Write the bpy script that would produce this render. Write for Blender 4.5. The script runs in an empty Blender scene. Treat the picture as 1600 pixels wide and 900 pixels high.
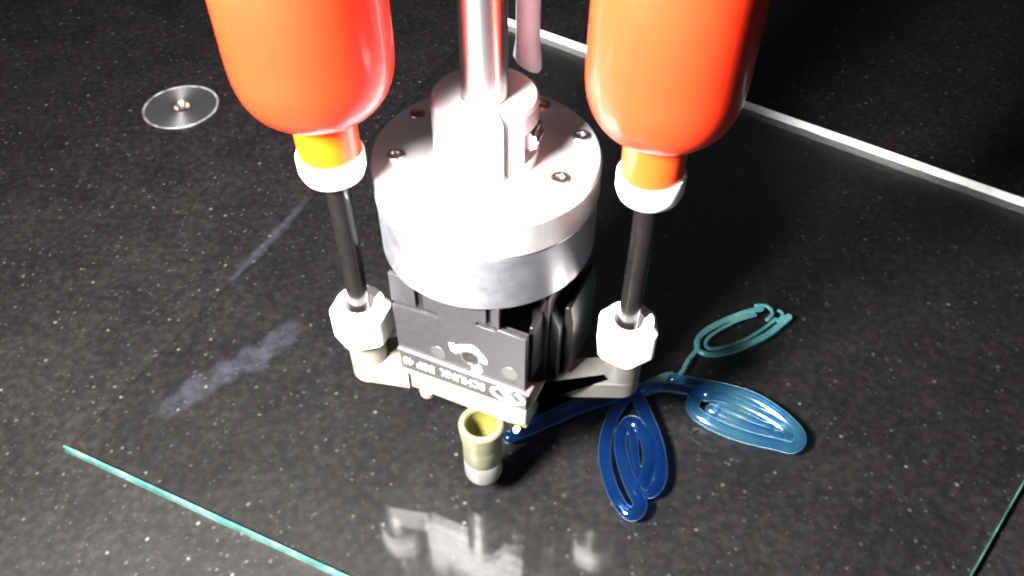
import bpy, bmesh, math, random
from mathutils import Vector, Matrix, noise
random.seed(7)
S = 0.001                      # everything below is measured in millimetres
sc = bpy.context.scene
C = sc.collection
# ------------------------------------------------------------------ camera
cam = bpy.data.cameras.new('camera'); cam.lens = 29.475; cam.sensor_width = 36
cam.clip_start = 0.005; cam.clip_end = 20
camo = bpy.data.objects.new('camera', cam); C.objects.link(camo)
camo.location = (0, 0, 0.263); camo.rotation_euler = (math.radians(90 - 46.7), 0, 0)
sc.camera = camo
# ------------------------------------------------------------------ world, lamps, exposure
w = bpy.data.worlds.new('World'); sc.world = w; w.use_nodes = True
w.node_tree.nodes['Background'].inputs[0].default_value = (0.95, 0.97, 1.0, 1)
w.node_tree.nodes['Background'].inputs[1].default_value = 0.035

def lamp(name, loc, target, size, power, col, shape='DISK', size_y=None):
    l = bpy.data.lights.new(name, 'AREA'); l.shape = shape; l.size = size * S
    if size_y: l.size_y = size_y * S
    l.energy = power; l.color = col
    o = bpy.data.objects.new(name, l); C.objects.link(o)
    o.location = Vector(loc) * S
    d = (Vector(target) - Vector(loc)).normalized()
    o.rotation_euler = d.to_track_quat('-Z', 'Y').to_euler()
    return o
lamp('work_lamp', (-150, 20, 285), (-5, 185, 60), 70, 18.0, (1.0, 0.96, 0.93))
lamp('overhead_fill', (-500, 100, 900), (0, 190, 50), 260, 1.5, (0.93, 0.96, 1.0))  # added overhead fill, gives the metal something to reflect
sc.view_settings.view_transform = 'Standard'; sc.view_settings.look = 'None'
sc.view_settings.exposure = 0; sc.view_settings.gamma = 1
sc.cycles.caustics_reflective = True; sc.cycles.caustics_refractive = True
sc.cycles.pixel_filter_type = 'BLACKMAN_HARRIS'; sc.cycles.filter_width = 2.2
sc.cycles.max_bounces = 14; sc.cycles.transparent_max_bounces = 16; sc.cycles.transmission_bounces = 10

# ------------------------------------------------------------------ materials
def mat(name):
    m = bpy.data.materials.new(name); m.use_nodes = True
    nt = m.node_tree
    return m, nt, nt.nodes['Principled BSDF'], nt.nodes['Material Output']
def N(nt, t, **kw):
    n = nt.nodes.new(t)
    for k, v in kw.items(): setattr(n, k, v)
    return n
def L(nt, a, b): nt.links.new(a, b)
def coords(nt, sx=1000.0, sy=None, sz=None):
    tc = N(nt, 'ShaderNodeTexCoord'); mp = N(nt, 'ShaderNodeMapping')
    mp.inputs['Scale'].default_value = (sx, sy or sx, sz or sx)
    L(nt, tc.outputs['Object'], mp.inputs['Vector']); return mp.outputs['Vector']
def ramp(nt, fac, stops):
    r = N(nt, 'ShaderNodeValToRGB'); e = r.color_ramp.elements
    while len(e) < len(stops): e.new(0.5)
    for i, (p, c) in enumerate(stops):
        e[i].position = p; e[i].color = (c if len(c) == 4 else (*c, 1))
    L(nt, fac, r.inputs['Fac']); return r.outputs['Color']
def tnoise(nt, vec, scale, detail=4, rough=0.55):
    n = N(nt, 'ShaderNodeTexNoise'); n.inputs['Scale'].default_value = scale
    n.inputs['Detail'].default_value = detail; n.inputs['Roughness'].default_value = rough
    L(nt, vec, n.inputs['Vector']); return n.outputs['Fac']
def bump(nt, p, h, strength, dist):
    b = N(nt, 'ShaderNodeBump'); b.inputs['Strength'].default_value = strength
    b.inputs['Distance'].default_value = dist * S
    L(nt, h, b.inputs['Height']); L(nt, b.outputs['Normal'], p.inputs['Normal'])
def mixc(nt, fac, a, b, mode='MIX'):
    m = N(nt, 'ShaderNodeMix', data_type='RGBA', blend_type=mode)
    if isinstance(fac, float): m.inputs[0].default_value = fac
    else: L(nt, fac, m.inputs[0])
    for i, v in ((6, a), (7, b)):
        if isinstance(v, tuple): m.inputs[i].default_value = (*v, 1) if len(v) == 3 else v
        else: L(nt, v, m.inputs[i])
    return m.outputs[2]

ROT = 0.25
def granite_material():
    m, nt, p, out = mat('black_granite')
    v = coords(nt)
    big = ramp(nt, tnoise(nt, v, 0.035, 5), [(0.3, (0.0046, 0.0044, 0.0045)), (0.7, (0.0086, 0.0080, 0.0081))])
    mot = ramp(nt, tnoise(nt, v, 0.30, 4, 0.62), [(0.34, (0.58, 0.58, 0.60)), (0.52, (1, 0.99, 0.98)), (0.68, (1.6, 1.56, 1.56))])
    base = mixc(nt, 1.0, big, mot, 'MULTIPLY')
    tint = ramp(nt, tnoise(nt, v, 0.2, 2), [(0.35, (0.94, 1.03, 0.98)), (0.5, (1, 1, 1)), (0.65, (1.08, 0.98, 0.96))])
    base = mixc(nt, 1.0, base, tint, 'MULTIPLY')
    # bright feldspar flecks of three sizes, each cell lit or not by its own random number
    for sc_, thr, rad, c in ((0.42, 0.84, 0.36, (0.034, 0.0335, 0.033)), (0.75, 0.88, 0.40, (0.026, 0.0255, 0.025)), (0.25, 0.84, 0.24, (0.075, 0.074, 0.072))):
        nv = N(nt, 'ShaderNodeTexNoise'); nv.inputs['Scale'].default_value = sc_ * 2.2; nv.inputs['Detail'].default_value = 2
        L(nt, v, nv.inputs['Vector'])
        off = N(nt, 'ShaderNodeVectorMath', operation='MULTIPLY_ADD')
        L(nt, nv.outputs['Color'], off.inputs[0]); off.inputs[1].default_value = (0.9, 0.9, 0.9); L(nt, v, off.inputs[2])
        vo = N(nt, 'ShaderNodeTexVoronoi'); vo.inputs['Scale'].default_value = sc_
        L(nt, off.outputs[0], vo.inputs['Vector'])
        sep = N(nt, 'ShaderNodeSeparateColor'); L(nt, vo.outputs['Color'], sep.inputs[0])
        pick = ramp(nt, sep.outputs[0], [(thr, (0, 0, 0)), (min(thr + 0.12, 1), (1, 1, 1))])
        dot = ramp(nt, vo.outputs['Distance'], [(rad * 0.25, (1, 1, 1)), (rad, (0, 0, 0))])
        f = mixc(nt, 1.0, pick, dot, 'MULTIPLY')
        base = mixc(nt, f, base, c)
    L(nt, base, p.inputs['Base Color'])
    p.inputs['Roughness'].default_value = 0.5; p.inputs['Specular IOR Level'].default_value = 0.2
    bump(nt, p, tnoise(nt, v, 0.8, 4), 0.15, 0.1)
    return m

def glass_material():
    m, nt, p, out = mat('clear_glass'); nt.nodes.remove(p)
    tr = N(nt, 'ShaderNodeBsdfTransparent'); tr.inputs[0].default_value = (0.985, 0.993, 0.990, 1)
    gl = N(nt, 'ShaderNodeBsdfGlossy'); gl.inputs['Roughness'].default_value = 0.075
    fr = N(nt, 'ShaderNodeFresnel'); fr.inputs['IOR'].default_value = 1.52
    mx = N(nt, 'ShaderNodeMixShader')
    # light meets the lower face from inside the sheet
    ge = N(nt, 'ShaderNodeNewGeometry'); ma = N(nt, 'ShaderNodeMath', operation='MULTIPLY_ADD')
    L(nt, ge.outputs['Backfacing'], ma.inputs[0]); ma.inputs[1].default_value = 1 / 1.6 - 1.6; ma.inputs[2].default_value = 1.6
    L(nt, ma.outputs[0], fr.inputs['IOR'])
    L(nt, fr.outputs[0], mx.inputs[0]); L(nt, tr.outputs[0], mx.inputs[1]); L(nt, gl.outputs[0], mx.inputs[2])
    L(nt, mx.outputs[0], out.inputs['Surface']); return m

def edge_material():
    m, nt, p, out = mat('green_glass_edge')
    v = coords(nt)
    c = ramp(nt, tnoise(nt, v, 0.12, 4), [(0.3, (0.018, 0.090, 0.066)), (0.5, (0.045, 0.155, 0.118)), (0.72, (0.13, 0.29, 0.24))])
    L(nt, c, p.inputs['Base Color'])
    p.inputs['Roughness'].default_value = 0.22; p.inputs['Coat Weight'].default_value = 0.6
    bump(nt, p, tnoise(nt, v, 0.5, 5), 0.35, 0.3)
    return m

def simple(name, col, rough, metal=0.0, nscale=None, namt=0.0, rvar=0.0, **kw):
    m, nt, p, out = mat(name)
    p.inputs['Base Color'].default_value = (*col, 1); p.inputs['Roughness'].default_value = rough
    p.inputs['Metallic'].default_value = metal
    if nscale:
        f = tnoise(nt, coords(nt), nscale, 5)
        lo = tuple(x * (1 - namt) for x in col); hi = tuple(min(1, x * (1 + namt)) for x in col)
        L(nt, ramp(nt, f, [(0.3, lo), (0.7, hi)]), p.inputs['Base Color'])
        if rvar:
            L(nt, ramp(nt, f, [(0.3, (rough - rvar,) * 3), (0.7, (rough + rvar,) * 3)]), p.inputs['Roughness'])
    for k, x in kw.items(): p.inputs[k.replace('_', ' ')].default_value = x
    return m

def aluminium_material(name, base, rough, metal):
    m, nt, p, out = mat(name)
    v = coords(nt)
    p.inputs['Anisotropic'].default_value = 0.6
    tg = N(nt, 'ShaderNodeTangent', direction_type='RADIAL', axis='Z'); L(nt, tg.outputs[0], p.inputs['Tangent']); p.inputs['Anisotropic Rotation'].default_value = ROT
    f = tnoise(nt, v, 0.25, 5)
    L(nt, ramp(nt, f, [(0.3, tuple(x * 0.9 for x in base)), (0.7, base)]), p.inputs['Base Color'])
    p.inputs['Metallic'].default_value = metal
    fine = tnoise(nt, v, 0.16, 5, 0.65)
    L(nt, ramp(nt, fine, [(0.3, (rough - 0.05,) * 3), (0.7, (rough + 0.06,) * 3)]), p.inputs['Roughness'])
    return m

def bottle_material(name, c0, c1):
    m, nt, p, out = mat(name)
    v = coords(nt)
    c = ramp(nt, tnoise(nt, v, 0.035, 2), [(0.35, c0), (0.7, c1)])
    L(nt, c, p.inputs['Base Color'])
    p.inputs['Roughness'].default_value = 0.36
    p.inputs['Subsurface Weight'].default_value = 0.35
    p.inputs['Subsurface Radius'].default_value = (1.0, 0.30, 0.06)
    p.inputs['Subsurface Scale'].default_value = 0.006
    p.inputs['Coat Weight'].default_value = 0.22; p.inputs['Coat Roughness'].default_value = 0.1; p.inputs['Specular IOR Level'].default_value = 0.25
    bump(nt, p, tnoise(nt, v, 0.12, 3), 0.12, 0.35)
    return m

def gel_material(name, c0, c1, trans, crough):
    m, nt, p, out = mat(name)
    v = coords(nt)
    c = ramp(nt, tnoise(nt, v, 0.06, 3), [(0.35, c0), (0.7, c1)])
    L(nt, c, p.inputs['Base Color'])
    p.inputs['Roughness'].default_value = 0.07
    p.inputs['Subsurface Weight'].default_value = 0.0
    p.inputs['Transmission Weight'].default_value = trans
    p.inputs['IOR'].default_value = 1.4
    p.inputs['Coat Weight'].default_value = 1.0; p.inputs['Coat Roughness'].default_value = crough
    p.inputs['Sheen Weight'].default_value = 1.0; p.inputs['Sheen Roughness'].default_value = 0.22
    p.inputs['Sheen Tint'].default_value = (0.45, 0.8, 1.0, 1)
    bump(nt, p, tnoise(nt, v, 0.35, 3), 0.12, 0.5)
    return m

def turned_steel():
    m, nt, p, out = mat('turned_steel')
    p.inputs['Base Color'].default_value = (0.6, 0.6, 0.61, 1); p.inputs['Metallic'].default_value = 0.97
    p.inputs['Roughness'].default_value = 0.32
    p.inputs['Anisotropic'].default_value = 0.8
    tg = N(nt, 'ShaderNodeTangent', direction_type='RADIAL', axis='Z'); L(nt, tg.outputs[0], p.inputs['Tangent']); p.inputs['Anisotropic Rotation'].default_value = ROT
    return m

def rod_steel():
    m, nt, p, out = mat('ground_rod_steel')
    p.inputs['Base Color'].default_value = (0.78, 0.77, 0.77, 1); p.inputs['Metallic'].default_value = 1
    p.inputs['Roughness'].default_value = 0.3; p.inputs['Anisotropic'].default_value = 0.9
    tg = N(nt, 'ShaderNodeTangent', direction_type='RADIAL', axis='Z'); L(nt, tg.outputs[0], p.inputs['Tangent']); p.inputs['Anisotropic Rotation'].default_value = ROT
    return m

def mark_material():
    m, nt, p, out = mat('pale_mark')
    p.inputs['Base Color'].default_value = (0.17, 0.18, 0.25, 1); p.inputs['Roughness'].default_value = 0.6
    at = N(nt, 'ShaderNodeAttribute', attribute_name='fade')
    nf = ramp(nt, tnoise(nt, coords(nt), 0.16, 6, 0.7), [(0.34, (0.12, 0.12, 0.12)), (0.72, (1, 1, 1))])
    mu = N(nt, 'ShaderNodeMath', operation='MULTIPLY'); L(nt, at.outputs['Fac'], mu.inputs[0]); L(nt, nf, mu.inputs[1])
    mu2 = N(nt, 'ShaderNodeMath', operation='MULTIPLY'); L(nt, mu.outputs[0], mu2.inputs[0]); mu2.inputs[1].default_value = 0.11
    L(nt, mu2.outputs[0], p.inputs['Alpha'])
    return m

M = dict(
    granite=granite_material(), glass=glass_material(), edge=edge_material(),
    edge_lit=simple('lit_glass_edge', (0.95, 0.96, 0.96), 0.5, 0, 0.5, 0.12),  # white stands for light caught by the rear edge of clear glass
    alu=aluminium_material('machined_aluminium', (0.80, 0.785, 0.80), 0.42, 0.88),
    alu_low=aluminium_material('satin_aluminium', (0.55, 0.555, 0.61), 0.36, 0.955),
    chrome=rod_steel(),
    steel=simple('screw_steel', (0.52, 0.50, 0.49), 0.3, 1.0, 1.2, 0.15, 0.06),
    bottle=bottle_material('red_orange_plastic', (0.62, 0.0130, 0.0032), (0.66, 0.0158, 0.0040)), bottle_lit=bottle_material('lit_orange_plastic', (0.62, 0.0205, 0.0048), (0.66, 0.0245, 0.0060)),  # lighter copy for the right bottle: front light put into its colour
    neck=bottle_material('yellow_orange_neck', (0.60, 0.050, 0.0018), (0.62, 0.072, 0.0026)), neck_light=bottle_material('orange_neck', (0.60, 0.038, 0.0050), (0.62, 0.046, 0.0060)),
    white=simple('white_plastic', (0.84, 0.82, 0.81), 0.42, 0, 0.3, 0.03),
    pinkish=simple('pale_sleeve', (0.62, 0.80, 0.90), 0.4, 0, 0.3, 0.05),
    tube=simple('black_tube', (0.0045, 0.0042, 0.0042), 0.2, 0, 0.4, 0.2, 0.03),
    grey=simple('grey_anodised', (0.026, 0.0245, 0.026), 0.42, 0.25, 0.5, 0.10, 0.05),
    strip=simple('label_grey', (0.022, 0.0215, 0.022), 0.45, 0.0, 0.5, 0.1),
    dark=simple('black_anodised', (0.008, 0.008, 0.009), 0.4, 0.2, 0.5, 0.15, 0.05),
    finger=simple('dark_grey_finger', (0.010, 0.0097, 0.0094), 0.38, 0.4, 0.5, 0.12, 0.05),
    ink=simple('white_print', (0.80, 0.79, 0.80), 0.5),
    cream=simple('cream_resin', (0.150, 0.147, 0.112), 0.42, 0, 0.15, 0.06, Subsurface_Weight=0.25, Subsurface_Scale=0.003),
    resin=simple('nozzle_resin', (0.088, 0.086, 0.047), 0.42, 0, 0.15, 0.08, Subsurface_Weight=0.2, Subsurface_Scale=0.002),
    arm=simple('shaded_resin', (0.046, 0.045, 0.042), 0.45, 0, 0.2, 0.1),  # manifold resin again, darkened as if in the gripper's shadow
    olive=simple('inner_resin', (0.085, 0.082, 0.014), 0.5, 0, 0.2, 0.1),
    gel=gel_material('blue_gel', (0.018, 0.20, 0.88), (0.06, 0.36, 0.95), 0.982, 0.06), gel_lit=gel_material('lit_blue_gel', (0.03, 0.34, 0.92), (0.20, 0.70, 0.98), 0.970, 0.18),  # second gel is the first lightened, its wet gloss put into the colour
    gel_lit_teal=gel_material('teal_lit_gel', (0.14, 0.66, 0.68), (0.52, 0.94, 0.92), 0.80, 0.16), turned=turned_steel(), mark=mark_material(),  # teal gel has the glints of the thin beads painted into its colour
)

# ------------------------------------------------------------------ helpers
def thing(name, label, cat, loc=(0, 0, 0), group=None):
    o = bpy.data.objects.new(name, None); C.objects.link(o); o.location = Vector(loc) * S
    o.empty_display_size = 0.01
    o['label'] = label; o['category'] = cat
    if group: o['group'] = group
    return o
def tag(o, label=None, cat=None, group=None, kind=None):
    if label: o['label'] = label
    if cat: o['category'] = cat
    if group: o['group'] = group
    if kind: o['kind'] = kind
    return o
def finish(name, bm, m, parent=None, bevel=0, smooth=35, world=True, origin=None):
    """bm holds world millimetres; the mesh is re-based on its parent (or origin)."""
    bmesh.ops.recalc_face_normals(bm, faces=bm.faces[:])
    base = Vector((0, 0, 0))
    if parent is not None:
        p = parent
        while p is not None: base += p.location / S; p = p.parent
    o0 = Vector(origin) if origin else base
    me = bpy.data.meshes.new(name)
    for v in bm.verts: v.co = (v.co - o0) * S
    bm.to_mesh(me); bm.free()
    for p in me.polygons: p.use_smooth = True
    me.set_sharp_from_angle(angle=math.radians(smooth))
    me.materials.append(m)
    o = bpy.data.objects.new(name, me); C.objects.link(o)
    o.location = (o0 - base) * S
    if parent is not None: o.parent = parent
    if bevel:
        b = o.modifiers.new('bevel', 'BEVEL'); b.width = bevel * S; b.segments = 2; b.limit_method = 'ANGLE'; b.angle_limit = math.radians(40)
    return o
def lathe(prof, cx, cy, n=64, bm=None, rfun=None, close=False):
    """prof: (radius, z) pairs turned about the vertical through cx, cy."""
    bm = bm or bmesh.new(); rings = []
    for r, z in prof:
        if r < 1e-6: rings.append([bm.verts.new((cx, cy, z))]); continue
        ring = []
        for i in range(n):
            a = 2 * math.pi * i / n
            rr = rfun(a, z, r) if rfun else r
            ring.append(bm.verts.new((cx + rr * math.cos(a), cy + rr * math.sin(a), z)))
        rings.append(ring)
    pairs = list(zip(rings, rings[1:]))
    if close: pairs.append((rings[-1], rings[0]))
    for A, B in pairs:
        for i in range(n):
            j = (i + 1) % n
            if len(A) == 1 and len(B) > 1: bm.faces.new((A[0], B[i], B[j]))
            elif len(B) == 1 and len(A) > 1: bm.faces.new((A[i], A[j], B[0]))
            elif len(A) > 1: bm.faces.new((A[i], A[j], B[j], B[i]))
    return bm
def prism(pts, f0, f1, bm=None):
    """closed outline pts, extruded between the two mapping functions."""
    bm = bm or bmesh.new()
    a = [bm.verts.new(f0(*p)) for p in pts]; b = [bm.verts.new(f1(*p)) for p in pts]
    n = len(pts)
    bm.faces.new(a); bm.faces.new(b[::-1])
    for i in range(n): bm.faces.new((a[i], a[(i + 1) % n], b[(i + 1) % n], b[i]))
    return bm
def zprism(pts, z0, z1, bm=None):
    return prism(pts, lambda x, y: (x, y, z0), lambda x, y: (x, y, z1), bm)
def catmull(pts, sub=8):
    P = [Vector((*p, 0)) if len(p) == 2 else Vector(p) for p in pts]; out = []
    for i in range(len(P) - 1):
        p0 = P[max(i - 1, 0)]; p1 = P[i]; p2 = P[i + 1]; p3 = P[min(i + 2, len(P) - 1)]
        for k in range(sub):
            t = k / sub
            out.append(0.5 * ((2 * p1) + (p2 - p0) * t + (2 * p0 - 5 * p1 + 4 * p2 - p3) * t * t + (3 * p1 - p0 - 3 * p2 + p3) * t ** 3))
    out.append(P[-1]); return out
def sweep(path, rad, bm=None, n=14, squash=1.0, dent=0.0):
    """a bead along path; rad may be a function of the path fraction."""
    bm = bm or bmesh.new(); rings = []; m = len(path)
    T0 = (path[1] - path[0]).normalized(); T1 = (path[-1] - path[-2]).normalized()
    r0 = rad(0) if callable(rad) else rad; r1 = rad(1) if callable(rad) else rad
    sect = [(path[0] - T0 * r0 * math.cos(q), T0, r0 * math.sin(q)) for q in (0.25, 0.6, 1.0, 1.3)]
    for i, p in enumerate(path):
        t = (path[min(i + 1, m - 1)] - path[max(i - 1, 0)]).normalized()
        sect.append((p, t, rad(i / (m - 1)) if callable(rad) else rad))
    sect += [(path[-1] + T1 * r1 * math.cos(q), T1, r1 * math.sin(q)) for q in (1.3, 1.0, 0.6, 0.25)]
    for p, t, r in sect:
        up = Vector((0, 0, 1))
        if abs(t.z) > 0.9: up = Vector((1, 0, 0))
        s = t.cross(up).normalized(); u = s.cross(t).normalized()
        rings.append([bm.verts.new(p + (s * math.cos(2 * math.pi * k / n) + u * squash * math.sin(2 * math.pi * k / n)) * r * (1 - dent * math.exp(-((2 * math.pi * k / n - math.pi / 2) / 0.55) ** 2))) for k in range(n)])
    for A, B in zip(rings, rings[1:]):
        for i in range(n): bm.faces.new((A[i], A[(i + 1) % n], B[(i + 1) % n], B[i]))
    bm.faces.new(rings[0][::-1]); bm.faces.new(rings[-1])
    return bm
def cyl_dir(p, d, r, h, n=24, bm=None, rf=None):
    """a cylinder from p along d."""
    bm = bm or bmesh.new(); d = Vector(d).normalized(); p = Vector(p)
    up = Vector((0, 0, 1)) if abs(d.z) < 0.9 else Vector((1, 0, 0))
    s = d.cross(up).normalized(); u = s.cross(d)
    rr = [rf(i) if rf else r for i in range(n)]
    a = [bm.verts.new(p + (s * math.cos(2 * math.pi * i / n) + u * math.sin(2 * math.pi * i / n)) * rr[i]) for i in range(n)]
    b = [bm.verts.new(v.co + d * h) for v in a]
    bm.faces.new(a[::-1]); bm.faces.new(b)
    for i in range(n): bm.faces.new((a[i], a[(i + 1) % n], b[(i + 1) % n], b[i]))
    return bm

# ------------------------------------------------------------------ table and glass sheet
GZ = -4.0
ix, iy = -181.8, 388.3         # centre of the steel insert, whose round seat is cut through the sheet
table = finish('table_top', lathe([(20.3, GZ - 14), (20.3, GZ), (60, GZ), (2200, GZ)], ix, iy, 96), M['granite'], None, smooth=20, origin=(0, 0, 0))
table['kind'] = 'structure'

gA, gB, gD = Vector((-164.2, 168.9)), Vector((90.0, 54.7)), Vector((-14.0, 484.5))
gC = Vector((318.0, 255.0))
# where the right edge meets the rear edge
def meet(p, d, q, e):
    k = (e.x * (q.y - p.y) - e.y * (q.x - p.x)) / (d.y * e.x - d.x * e.y); return p + d * k
gC = meet(Vector((181.5, 154.3)), Vector((32.5, 35.3)), Vector((124.9, 383.7)), Vector((119.9, -78.3)))
quad = [gA, gB, gC, gD]
cen = sum(quad, Vector((0, 0))) / 4
sheet = thing('glass_sheet', 'clear glass sheet with green edges lying flat on the speckled granite', 'glass sheet', (cen.x, cen.y, GZ))
finish('pane', zprism([(p.x, p.y) for p in quad], GZ + 0.05, 0), M['glass'], sheet)
def edge_strip(p, q, name, m, z0, z1, wid, jag=0.0, parent=sheet, seg=120):
    """the ground side face of the sheet between two corners, set just outside the pane."""
    d = (q - p).normalized(); n = Vector((d.y, -d.x))
    if (p + n - cen).length < (p - cen).length: n = -n
    bm = bmesh.new(); rows = []
    for i in range(seg + 1):
        c = p + (q - p) * (i / seg)
        j = noise.noise(Vector((i * 0.37, wid, 3.0))) * jag + max(0, noise.noise(Vector((i * 0.11, 9.0, wid))) - 0.2) * jag * 2
        a = c + n * 0.03; b = c + n * (0.03 + wid); e = c - n * max(0.0, jag + j)
        if jag: a = e
        rows.append([bm.verts.new((a.x, a.y, z1)), bm.verts.new((b.x - n.x * 0.4, b.y - n.y * 0.4, z1)), bm.verts.new((b.x, b.y, z1 - 0.4)),
                     bm.verts.new((b.x + n.x * j * 0.2, b.y + n.y * j * 0.2, z0)), bm.verts.new((a.x, a.y, z0))])
    for A, B in zip(rows, rows[1:]):
        for k in range(5): bm.faces.new((A[k], A[(k + 1) % 5], B[(k + 1) % 5], B[k]))
    bm.faces.new(rows[0]); bm.faces.new(rows[-1][::-1])
    return finish(name, bm, m, parent)
tag(edge_strip(gA, gB, 'glass_edge', M['edge'], GZ + 0.05, 0.0, 0.7), 'teal front edge of the glass sheet')
tag(edge_strip(gB, gC, 'glass_edge', M['edge'], GZ + 0.05, 0.0, 0.5), 'green right edge of the glass sheet')
tag(edge_strip(gC, gD, 'glass_edge', M['edge_lit'], GZ + 0.05, 0.1, 0.7, 0.45), 'rear edge of the glass sheet, painted white for the light it catches')

# ------------------------------------------------------------------ steel insert in the table
ins = thing('steel_insert', 'round turned steel insert with a centre hole set in the granite', 'steel insert', (ix, iy, GZ))
prof = [(20.4, GZ + 0.02), (20.4, GZ + 0.5), (20.2, GZ + 0.7), (19.7, GZ + 0.7), (19.0, GZ + 0.35)]
finish('rim', lathe(prof, ix, iy, 96, rfun=lambda a, z, r: r + (0.5 * max(0, noise.noise(Vector((3 * math.cos(a), 3 * math.sin(a), 0)))) if r > 20 else 0) - (0.35 * noise.noise(Vector((5 * math.cos(a), 5 * math.sin(a), 4))) if 19.5 < r < 20.3 else 0)), simple('burred_rim', (0.40, 0.40, 0.41), 0.42, 0.75, 0.14, 0.75), ins)
face = [(19.0, GZ + 0.35)]
face += [(19 - 13.5 * k / 6, GZ + 0.35 + 0.05 * k / 6) for k in range(1, 7)]
finish('turned_face', lathe(face, ix, iy, 96), M['turned'], ins)
finish('countersink', lathe([(5.5, GZ + 0.4), (5.1, GZ + 0.55), (3.1, GZ - 2.6), (3.0, GZ - 4.5)], ix, iy, 48), simple('countersink_metal', (0.34, 0.28, 0.26), 0.32, 1.0, 0.8, 0.2, 0.05), ins)
finish('threaded_hole', lathe([(3.0, GZ - 4.5), (2.6, GZ - 5), (2.9, GZ - 5.6), (2.6, GZ - 6.2), (2.6, GZ - 13), (0, GZ - 13)], ix, iy, 48), M['dark'], ins)

# ------------------------------------------------------------------ mounting flange with clamp hub and rod
fx, fy = -7.0, 184.0
fl = thing('mounting_flange', 'round two layer aluminium flange with a clamp hub around the steel rod', 'flange', (fx, fy, 92.0))
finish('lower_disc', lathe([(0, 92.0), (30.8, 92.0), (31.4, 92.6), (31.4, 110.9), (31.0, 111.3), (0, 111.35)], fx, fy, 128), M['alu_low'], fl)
finish('upper_disc', lathe([(0, 111.4), (31.1, 111.4), (31.7, 111.9), (31.7, 121.3), (31.1, 122.0), (0, 122.0)], fx, fy, 128), M['alu'], fl)
HZ0, HZ1 = 122.02, 140.5
slot_a = math.radians(-66)
def hub_r(a, z, r):
    if r < 10: return r
    d = (a - slot_a + math.pi) % (2 * math.pi) - math.pi
    if abs(d) < math.radians(3.2): return 7.0
    e = (a - math.radians(-18) + math.pi) % (2 * math.pi) - math.pi
    if abs(e) < math.radians(25) and 125.5 < z < 134.5: return r - 3.6
    return r
nh = 180
prof = [(6.2, HZ0), (14.2, HZ0), (14.2, 125.3), (14.2, 125.6), (14.2, 134.3), (14.2, 134.6), (14.2, 139.7), (13.5, HZ1), (6.25, HZ1)]
finish('clamp_hub', lathe(prof, fx, fy, nh, rfun=hub_r), M['alu'], fl, smooth=30)
finish('rod', lathe([(0, HZ0 + 0.1), (6.05, HZ0 + 0.1), (6.05, 330), (5.6, 330.6), (0, 330.6)], fx, fy, 64), M['chrome'], fl)
# clamp screw lying across the pocket on the right of the hub, with a knurled head
ca = math.radians(-18); rad = Vector((math.cos(ca), math.sin(ca), 0)); tan = Vector((-rad.y, rad.x, 0))
pos = Vector((fx, fy, 130)) + rad * 12.4
cs = finish('clamp_screw', cyl_dir(pos - tan * 2.6, tan, 2.9, 5.6, 40, rf=lambda i: 2.95 if i % 4 < 2 else 2.5), M['steel'], fl)
finish('screw_shank', cyl_dir(pos + tan * 3.1, tan, 1.5, 3.0, 24), M['steel'], cs)
def flange_screw(x, y):
    b = lathe([(2.5, 122.05), (2.5, 122.55), (2.25, 122.75), (1.35, 122.75), (1.3, 122.2), (0, 122.15)], x, y, 32)
    o = finish('screw', b, M['steel'], fl); return o
for x, y in ((-31.6, 182.2), (12.6, 172.2), (19.2, 190.8), (8.5, 206.0)): flange_screw(x, y)
finish('dowel_hole', lathe([(2.3, 122.06), (2.0, 122.3), (1.6, 122.25), (1.55, 122.08), (0, 122.06)], -27.2, 201.6, 32), simple('copper_bush', (0.42, 0.25, 0.22), 0.35, 1.0, 1.0, 0.2), fl)
finish('pin', lathe([(0.7, 122.03), (0.6, 122.25), (0, 122.3)], -11.8, 158.5, 16), M['dark'], fl)

# ------------------------------------------------------------------ sleeve hanging behind the rod
sx, sy = 4.4, 208.0
sl = thing('plastic_sleeve', 'pale pink plastic sleeve hanging down behind the steel rod', 'sleeve', (sx, sy, 137))
b = lathe([(0, 136.6), (2.0, 135.6), (3.4, 134.2), (4.0, 135.4), (3.9, 138.5), (3.6, 142), (3.55, 163), (3.5, 163.4)], sx, sy, 40, rfun=lambda a, z, r: r * (1 + 0.06 * math.sin(2 * a + z * 0.3)))
for v in b.verts:
    if v.co.z < 142: v.co.z -= (142 - v.co.z) * 0.22 * (v.co.x - sx) / 3.5
finish('sleeve_body', b, M['pinkish'], sl)
finish('sleeve_band', lathe([(3.5, 163.5), (3.95, 163.7), (3.95, 230), (3.4, 230.5), (0, 230.5)], sx, sy, 40), simple('mauve_band', (0.36, 0.30, 0.38), 0.4, 0, 0.3, 0.1), sl)

# ------------------------------------------------------------------ gripper
ga = math.radians(-24.2)
U = Vector((math.cos(ga), math.sin(ga))); Nn = Vector((math.sin(ga), -math.cos(ga)))
def g(u, n, z): return (fx + U.x * u + Nn.x * n, fy + U.y * u + Nn.y * n, z)
def gprism_n(pts, n0, n1, bm=None):        # outline in (u, z), thickness along n
    return prism(pts, lambda u, z: g(u, n0, z), lambda u, z: g(u, n1, z), bm)
def gprism_z(pts, z0, z1, bm=None):        # outline in (u, n)
    return prism(pts, lambda u, n: g(u, n, z0), lambda u, n: g(u, n, z1), bm)
gr = thing('gripper', 'grey and black pneumatic gripper bolted under the aluminium flange', 'gripper', g(2, 3, 48))
finish('body', gprism_z([(-17.5, -20), (20.5, -20), (20.5, 12), (13.6, 14), (13.6, 25.6), (-18.5, 25.6)], 50, 91.9), M['dark'], gr, 0.3)
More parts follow.
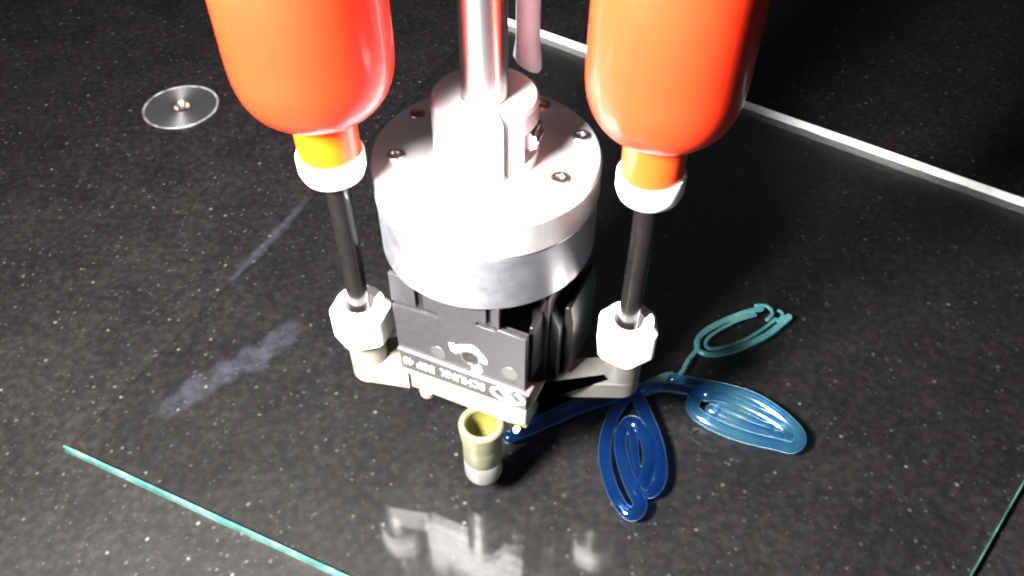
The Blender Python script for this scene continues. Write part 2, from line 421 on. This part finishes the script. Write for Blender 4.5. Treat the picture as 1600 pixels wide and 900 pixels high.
# front cover, one outline with its two slots cut in
cover = [(-19.2, 59.2), (24.0, 59.2), (24.0, 82.8), (15.4, 83.2), (14.2, 82.0), (8.6, 82.0), (8.6, 83.6), (11.8, 83.6), (11.8, 91.9),
         (-8.4, 91.9), (-8.4, 81.4), (-3.8, 81.4), (-3.8, 79.4), (-19.2, 78.8)]
finish('front_cover', gprism_n(cover, 25.65, 27.0), M['grey'], gr, 0.15)
finish('cover_back', gprism_n([(14.2, 59.2), (23.6, 59.2), (23.6, 82.0), (14.2, 82.0)], 23.6, 25.6), M['grey'], gr, 0.15)
finish('cover_block', gprism_n([(-19.2, 80.4), (-11.0, 80.8), (-11.0, 91.9), (-19.2, 91.9)], 25.65, 26.95), M['grey'], gr, 0.12)
finish('cover_block', gprism_n([(13.4, 83.8), (15.8, 83.8), (15.8, 91.9), (13.4, 91.9)], 25.65, 26.95), M['grey'], gr, 0.12)
# screw hole with a bright worn rim, and two dowel ends
def on_front(u, z, prof, name, m, nn=27.0, n=32, scale=(1, 1)):
    bm = bmesh.new(); rings = []
    for r, h in prof:
        rings.append([bm.verts.new(g(u + r * scale[0] * math.cos(2 * math.pi * i / n), nn + h, z + r * scale[1] * math.sin(2 * math.pi * i / n))) for i in range(n)])
    for A, B in zip(rings, rings[1:]):
        for i in range(n): bm.faces.new((A[i], A[(i + 1) % n], B[(i + 1) % n], B[i]))
    bm.faces.new(rings[-1])
    return finish(name, bm, m, gr)
on_front(6.2, 66.0, [(3.3, 0.02), (3.2, 0.3), (2.7, 0.32), (2.6, 0.1)], 'hole_rim', M['steel'])
on_front(6.2, 66.0, [(2.6, 0.13), (1.9, 0.14)], 'screw_hole', M['dark'])
# bright, chipped paint-free crescent round the hole
cres = []
for k in range(19):
    a = math.radians(-8 + 180 * k / 18); r = 5.3 + 0.3 * math.sin(k * 0.9)
    cres.append((6.2 + r * math.cos(a), 66.4 + r * 1.05 * math.sin(a)))
for k in range(19):
    a = math.radians(172 - 180 * k / 18)
    cres.append((6.3 + 3.5 * math.cos(a), 66.2 + 3.5 * math.sin(a)))
finish('worn_patch', gprism_n(cres, 27.02, 27.1), M['ink'], gr)
finish('worn_patch', gprism_n([(6.4, 62.4), (9.4, 64.0), (10.0, 61.6), (9.0, 59.6), (6.2, 59.6), (6.6, 61.0)], 27.02, 27.09), M['ink'], gr)
finish('worn_patch', gprism_n([(-0.4, 66.8), (-0.9, 69.6), (1.0, 70.2), (1.2, 67.9), (1.4, 65.6)], 27.02, 27.09), M['ink'], gr)
dow = simple('dowel_grey', (0.055, 0.053, 0.054), 0.4, 0.3, 0.6, 0.1)
on_front(-4.8, 63.2, [(2.6, 0.02), (2.5, 0.15), (0.3, 0.16)], 'dowel', dow)
on_front(19.2, 65.4, [(2.7, 0.02), (2.6, 0.15), (0.3, 0.16)], 'dowel', dow)
# label strip with its raised lip
lab = finish('label_strip', gprism_n([(-18.8, 49.4), (24.8, 50.4), (24.8, 58.4), (-18.8, 58.4)], 24.0, 27.6), M['strip'], gr, 0.2)
finish('lip', gprism_n([(-19.2, 58.5), (25.8, 58.5), (25.8, 59.1), (-19.2, 59.1)], 24.0, 28.0), simple('worn_lip', (0.11, 0.105, 0.108), 0.4, 0.5, 0.8, 0.2), gr, 0.1)
def text_on_label(s, u0, z0, size, wide):
    """printed words, upside down as they stand on the strip: the baseline is the upper line."""
    cu = bpy.data.curves.new('letters', 'FONT'); cu.body = s; cu.size = size; cu.extrude = 0.05; cu.offset = 0.03
    t = bpy.data.objects.new('letters', cu); C.objects.link(t)
    bpy.context.view_layer.update()
    me0 = bpy.data.meshes.new_from_object(t.evaluated_get(bpy.context.evaluated_depsgraph_get()))
    bm = bmesh.new(); bm.from_mesh(me0); bpy.data.objects.remove(t); bpy.data.meshes.remove(me0)
    w_ = max(v.co.x for v in bm.verts); k = wide / w_
    for v in bm.verts: v.co = Vector(g(u0 - v.co.x * k, 27.66 + v.co.z, z0 - v.co.y))
    return finish('letters', bm, M['ink'], lab)
text_on_label('SCHUNK', 11.0, 56.0, 4.6, 15.4)
text_on_label('EGP 40', -6.4, 55.4, 4.6, 11.2)
# round emblem: a ring open at two places and a thick slanted bar
def arc_band(a0, a1, ru, rz, t, cu_, cz_, k=18):
    pts = []
    for i in range(k + 1):
        a = math.radians(a0 + (a1 - a0) * i / k); pts.append((cu_ + ru * math.cos(a), cz_ + rz * math.sin(a)))
    for i in range(k, -1, -1):
        a = math.radians(a0 + (a1 - a0) * i / k); pts.append((cu_ + (ru - t) * math.cos(a), cz_ + (rz - t * 0.75) * math.sin(a)))
    return pts
eu, ez = 18.6, 54.6
eb = gprism_n(arc_band(75, 262, 5.9, 3.3, 1.2, eu, ez), 27.62, 27.7)
eb = gprism_n(arc_band(-105, 60, 5.9, 3.3, 1.2, eu, ez), 27.62, 27.7, eb)
eb = gprism_n([(eu - 3.2, ez + 2.7), (eu - 0.4, ez + 2.9), (eu + 3.2, ez - 2.4), (eu + 0.3, ez - 2.8)], 27.62, 27.7, eb)
finish('emblem', eb, M['ink'], lab)
# the right hand side: chamfered rail, black slide and grey finger
finish('side_wall', gprism_n([(22.9, 59.2), (24.2, 59.2), (24.2, 82.6), (22.9, 82.6)], 9.0, 21.9), M['finger'], gr, 0.3)
finish('slide', gprism_n([(20.6, 50), (25.6, 50), (25.6, 88), (20.6, 91.8)], -14, 14.6), M['dark'], gr, 0.4)
fing = [(28.5, 50), (31.4, 50), (31.4, 74), (30.2, 80), (28.5, 80)]
finish('finger', gprism_n(fing, -12, 8.5), M['finger'], gr, 0.6)
finish('finger_plate', gprism_n([(25.7, 50), (28.4, 50), (28.4, 74), (25.7, 80)], -12, 12.5), M['dark'], gr, 0.3)

# ------------------------------------------------------------------ two component nozzle under the gripper
lx, ly, rx, ry = -46.5, 172.0, 35.1, 165.5
mf = thing('nozzle_manifold', 'cream resin nozzle manifold with two side arms under the gripper', 'nozzle', (-6, 168, 40))
def gxy(u, n): q = g(u, n, 0); return (q[0], q[1])
def arc(cx, cy, r, a0, a1, k=10):
    return [(cx + r * math.cos(math.radians(a0 + (a1 - a0) * i / k)), cy + r * math.sin(math.radians(a0 + (a1 - a0) * i / k))) for i in range(k + 1)]
out = arc(lx, ly, 6.0, 80, 275, 14) + [(-33, 163.6), gxy(-19.5, 27.6), gxy(-16.0, 28.3), gxy(19.5, 28.3), gxy(24.5, 27.0), gxy(25.5, 21), gxy(25.5, 6), gxy(-19, 12)]
finish('plate', zprism(out, 41.5, 49.3), M['cream'], mf, 0.8)
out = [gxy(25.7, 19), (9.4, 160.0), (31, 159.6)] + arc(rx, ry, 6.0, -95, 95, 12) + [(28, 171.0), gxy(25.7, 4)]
tag(finish('arm', zprism(out, 41.8, 49.0), M['arm'], mf, 0.8), 'right resin arm with shade in its colour')
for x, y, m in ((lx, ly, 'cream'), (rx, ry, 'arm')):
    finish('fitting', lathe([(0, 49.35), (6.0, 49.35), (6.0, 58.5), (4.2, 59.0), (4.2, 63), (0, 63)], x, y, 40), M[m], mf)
b = lathe([(0, 39.2), (2.4, 39.2), (2.6, 39.8), (2.6, 41.4), (0, 41.45)], -27.5, 163.6, 24)
finish('boss', b, M['cream'], mf)
nx, ny = -9.8, 152.2
prof = [(5.0, 30.0), (5.0, 38.2), (5.6, 39.0), (6.9, 39.0), (7.4, 38.3), (7.3, 35.8), (6.9, 32.2), (6.6, 29.8), (6.5, 29.0)]
cup = finish('nozzle_cup', lathe(prof, nx, ny, 56), M['resin'], mf)
finish('cup_bore', lathe([(4.95, 38.3), (4.9, 31), (3.4, 28.5), (0, 28.2)], nx, ny, 40), M['olive'], mf)
nz = finish('nozzle_tube', lathe([(6.5, 28.95), (6.45, 20.5), (6.3, 20.2)], nx, ny, 56), M['resin'], mf)
finish('nozzle_tip', lathe([(6.3, 20.15), (6.45, 19.9), (6.4, 11.6), (6.0, 10.2), (5.0, 9.4), (1.6, 9.1), (1.6, 11), (0, 11)], nx, ny, 56), simple('pale_tip', (0.088, 0.087, 0.078), 0.4, 0, 0.2, 0.05), mf)
# web that runs from the plate down to the cup
web = [(-9.5, 41.4), (13.5, 41.4), (11.5, 33.0), (5.0, 33.5), (1.0, 36.0)]
finish('web', gprism_n(web, 20.0, 24.6), M['cream'], mf, 0.5)
finish('lug', gprism_n([(17.0, 41.4), (24.6, 41.4), (24.0, 36.6), (19.0, 36.0)], 20.0, 25.0), M['olive'], mf, 0.4)
finish('stud', lathe([(0, 35.0), (1.0, 35.3), (1.1, 36.5)], *gxy(21, 26.2), 16), M['ink'], mf)

# ------------------------------------------------------------------ bottles, tubes, nuts
def squeeze_bottle(x, y, dz, rb, label, mb, mn):
    t = thing('squeeze_bottle', label, 'bottle', (x, y, 132 + dz), 'upside down bottles feeding the nozzle')
    k = rb / 19.3
    prof = [(7.9, 132.4), (8.0, 142.2), (8.5, 143.4), (10.5 * k, 144.0), (13.6 * k, 145.6), (16.2 * k, 148.2), (18.0 * k, 151.6), (19.0 * k, 156.0), (19.3 * k, 161.5),
            (19.2 * k, 180), (19.1 * k, 232), (18.0 * k, 236), (15 * k, 238.5), (0, 239)]
    # denser rounding of the shoulder
    sm = catmull([(r, z, 0) for r, z in prof[2:9]], 4)
    neck = [(7.9, 131.2 + dz), (8.0, 142.2 + dz), (8.0, 143.3 + dz)]
    prof = [(7.6, 143.35)] + [(v.x, v.y) for v in sm] + prof[9:]
    prof = [(r, z + dz) for r, z in prof]
    finish('bottle_body', lathe(prof, x, y, 96, rfun=lambda a, z, r: r * (1 + 0.004 * noise.noise(Vector((2 * math.cos(a), 2 * math.sin(a), z * 0.06))) + 0.006 * math.exp(-((abs(math.sin(a - 0.9))) / 0.03) ** 2))), M[mb], t, smooth=60)
    finish('bottle_neck', lathe(neck, x, y, 64), M[mn], t, smooth=60)
    finish('collar', lathe([(7.95, 131.0 + dz), (8.4, 131.2 + dz), (8.8, 130.3 + dz), (8.75, 126.2 + dz), (8.0, 124.0 + dz), (6.4, 122.9 + dz), (0, 122.6 + dz)], x, y, 56), M['white'], t, smooth=50)
    return t
squeeze_bottle(lx, ly, 0.6, 19.3, 'upside down orange red squeeze bottle left of the steel rod', 'bottle', 'neck')
squeeze_bottle(rx, ry, -0.8, 18.5, 'upside down orange red squeeze bottle right of the steel rod, before the white line', 'bottle_lit', 'neck_light')
def feed_tube(x, y, z1, label):
    b = sweep([Vector((x + 0.14 * math.sin(i * 0.5 + x), y + 0.12 * math.sin(i * 0.4), 64 + (z1 - 64) * i / 12)) for i in range(13)], 3.2, n=28)
    o = finish('feed_tube', b, M['tube'], None, origin=(x, y, 64))
    tag(o, label, 'tube', 'black feed tubes below the bottles')
feed_tube(lx, ly, 122.9, 'black plastic tube between the left bottle and the left white nut')
feed_tube(rx, ry, 121.4, 'black plastic tube between the right bottle and the right white nut')
def hex_nut(x, y, z0, turn, label):
    bm = bmesh.new(); n = 48; rows = []
    def hexr(a):
        q = ((a - turn) % (math.pi / 3)) - math.pi / 6
        return min(8.6 / math.cos(q), 9.35)
    spec = [(3.5, 0, 0), (7.6, 0.0, 0), (1, 1.6, 1), (1, 11.4, 1), (7.4, 13.8, 0), (4.6, 13.8, 0), (4.2, 11.6, 0), (3.3, 10.5, 0)]
    for r, z, hx in spec:
        rows.append([bm.verts.new((x + (hexr(2 * math.pi * i / n) if hx else r) * math.cos(2 * math.pi * i / n),
                                   y + (hexr(2 * math.pi * i / n) if hx else r) * math.sin(2 * math.pi * i / n), z0 + z)) for i in range(n)])
    for A, B in zip(rows, rows[1:]):
        for i in range(n): bm.faces.new((A[i], A[(i + 1) % n], B[(i + 1) % n], B[i]))
    o = finish('hex_nut', bm, M['white'], None, origin=(x, y, z0), smooth=24)
    tag(o, label, 'nut', 'white nuts on the nozzle manifold')
hex_nut(lx, ly, 60.3, 0.2, 'white plastic nut on the left arm of the cream manifold')
hex_nut(rx, ry, 60.0, 0.5, 'white plastic nut on the right arm of the cream manifold')

# ------------------------------------------------------------------ the gel flower on the glass
gel = thing('gel_flower', 'flower of clear blue gel beads squeezed onto the glass under the nozzle', 'gel flower', (60, 185, 0))
def bead_part(lines, label=None, name='petal', m='gel'):
    bm = bmesh.new()
    for pts, r in lines:
        path = [Vector((p.x, p.y, r * 0.82 + 0.1 * math.sin(i * 0.35))) for i, p in enumerate(catmull(pts, 7))]
        ph = random.random() * 6
        sweep(path, lambda t, r=r, ph=ph: r * (1 + 0.07 * math.sin(9 * t + ph) + (0.22 if t > 0.96 else 0)), bm, 20, 0.84)
    o = finish(name, bm, M[m], gel, smooth=80)
    if label: o['label'] = label
    rm = o.modifiers.new('merge', 'REMESH'); rm.mode = 'VOXEL'; rm.voxel_size = 0.2 * S; rm.use_smooth_shade = True
    s2 = o.modifiers.new('smooth', 'SMOOTH'); s2.iterations = 2; s2.factor = 0.5
    return o
A1 = [(45.5, 192.6), (41.7, 186.6), (37.5, 179.6), (34.1, 169.0), (33.4, 159.6), (34.9, 150.1), (37.4, 143.2), (40.2, 140.1), (42.9, 141.0), (44.1, 144.4), (42.4, 149.4), (40.4, 157.0), (39.4, 166.2), (40.6, 173.9), (44.0, 177.3)]
A2 = [(46.6, 191.4), (48.9, 185.4), (51.1, 177.3), (52.8, 169.0), (53.3, 159.6), (52.0, 152.6), (48.6, 148.6), (45.6, 149.6), (46.9, 153.6), (49.1, 159.6), (49.6, 167.6), (47.9, 173.9), (45.4, 177.0)]
A3 = [(43.9, 175.9), (44.4, 169.0), (44.1, 162.2), (44.8, 155.7), (45.6, 151.9)]
B1 = [(62.6, 197.5), (70.4, 195.0), (81.1, 192.6), (91.4, 188.4), (99.6, 181.6), (104.7, 174.5), (105.2, 169.5), (101.7, 166.5), (95.9, 167.9), (86.7, 170.6), (78.0, 174.5), (71.1, 179.0), (68.2, 183.7), (70.3, 189.0), (75.4, 190.5)]
B2 = [(75.4, 190.5), (82.7, 187.8), (89.3, 184.0), (95.6, 179.6), (100.7, 174.5), (101.4, 171.2), (97.5, 171.7), (89.9, 175.1), (82.3, 178.8), (75.1, 183.1)]
B3 = [(76.5, 186.0), (83, 182.6), (90, 178.6), (96, 175.0)]
C1 = [(104.5, 234.9), (95.9, 232.0), (85.8, 227.1), (78.4, 221.9), (75.0, 217.2), (75.0, 212.2), (79.6, 210.2), (87.0, 211.8), (96.0, 215.8), (105.8, 221.9), (115.0, 230.3)]
C2 = [(101.5, 231.6), (95.0, 229.3), (86.8, 224.8), (80.4, 219.8), (78.3, 216.0), (80.0, 213.6), (86.0, 214.6), (94.5, 218.4), (103.0, 224.0), (109.5, 229.4)]
C3 = [(102.8, 237.1), (107.5, 236.4), (108.9, 232.8), (106.0, 229.2)]
C4 = [(111.9, 234.2), (113.0, 232.0), (110.6, 228.5)]
S1 = [(73.8, 212.5), (70.0, 207.6), (66.7, 201.9), (61.9, 196.3)]
M1 = [(45.4, 191.4), (51.7, 193.2), (57.9, 193.8), (65.1, 192.6), (72.3, 191.4)]
M2 = [(49.2, 193.2), (55.9, 197.5), (61.1, 199.7), (65.8, 197.5)]
M3 = [(59.9, 199.7), (57.3, 195.0), (52.0, 192.0)]
D1 = [(45.5, 192.6), (36.5, 188.4), (27.8, 184.8), (20.4, 180.8), (11.9, 176.8), (3.5, 172.8), (-1.2, 171.2)]
D2 = [(27.9, 186.6), (20.6, 185.4), (12.0, 181.9), (3.6, 176.8), (-1.2, 171.2)]
bead_part([(A1, 2.4), (A2, 2.4), (A3, 1.7)], 'front petal of deep blue gel')
bead_part([(B1, 2.4), (B2, 2.0), (B3, 1.6)], 'right petal of blue gel, its gloss put into the colour', m='gel_lit')
bead_part([(C1, 1.25), (C2, 0.75), (C3, 0.8), (C4, 0.7)], 'rear right petal, a thin open loop of gel with glints painted teal', m='gel_lit_teal')
bead_part([(D1, 2.0), (D2, 1.6)], 'left petal of dark gel below the gripper')
bead_part([(S1, 0.9)], None, 'stem', 'gel_lit_teal')
bead_part([(M1, 2.3)], None, 'centre', 'gel_lit')
bead_part([(M2, 1.5), (M3, 1.2)], None, 'centre_loop', 'gel_lit_teal')

# ------------------------------------------------------------------ pale marks on the glass
def mark(path, wid, label):
    P = [Vector((*p, 0)) for p in path]; P = catmull([tuple(p) for p in P], 10); m = len(P)
    bm = bmesh.new(); rows = []; W = 7; fades = []
    for i, p in enumerate(P):
        t = (P[min(i + 1, m - 1)] - P[max(i - 1, 0)]).normalized(); s = Vector((-t.y, t.x, 0)); row = []
        f = i / (m - 1); ww = wid * (0.65 + 0.45 * noise.noise(Vector((i * 0.2, wid, 0)))) * (0.75 + 0.5 * math.sin(math.pi * f))
        for k in range(W):
            q = k / (W - 1) * 2 - 1
            row.append(bm.verts.new((p.x + s.x * ww * q, p.y + s.y * ww * q, 0.03)))
            fades.append((1 - abs(q) ** 2) * min(1, 5 * f, 5 * (1 - f)))
        rows.append(row)
    for A, B in zip(rows, rows[1:]):
        for k in range(W - 1): bm.faces.new((A[k], A[k + 1], B[k + 1], B[k]))
    o = finish('mark', bm, M['mark'], None, origin=(P[0].x, P[0].y, 0))
    at = o.data.attributes.new('fade', 'FLOAT', 'POINT')
    for i, v in enumerate(fades): at.data[i].value = v
    tag(o, label, 'mark')
mark([(-134, 178), (-125, 191), (-112, 203), (-101, 211), (-93, 222), (-90, 232)], 9.0, 'wide bluish mark on the glass left of the gripper')
mark([(-123, 249), (-119, 259), (-111, 276), (-104, 292), (-96, 310)], 3.4, 'thin pale streak painted for light on the left glass edge')  # painted glint along the left edge of the sheet
mark([(118, 336), (112, 326), (107, 318)], 5.0, 'faint pale smudge on the glass right of the right bottle')
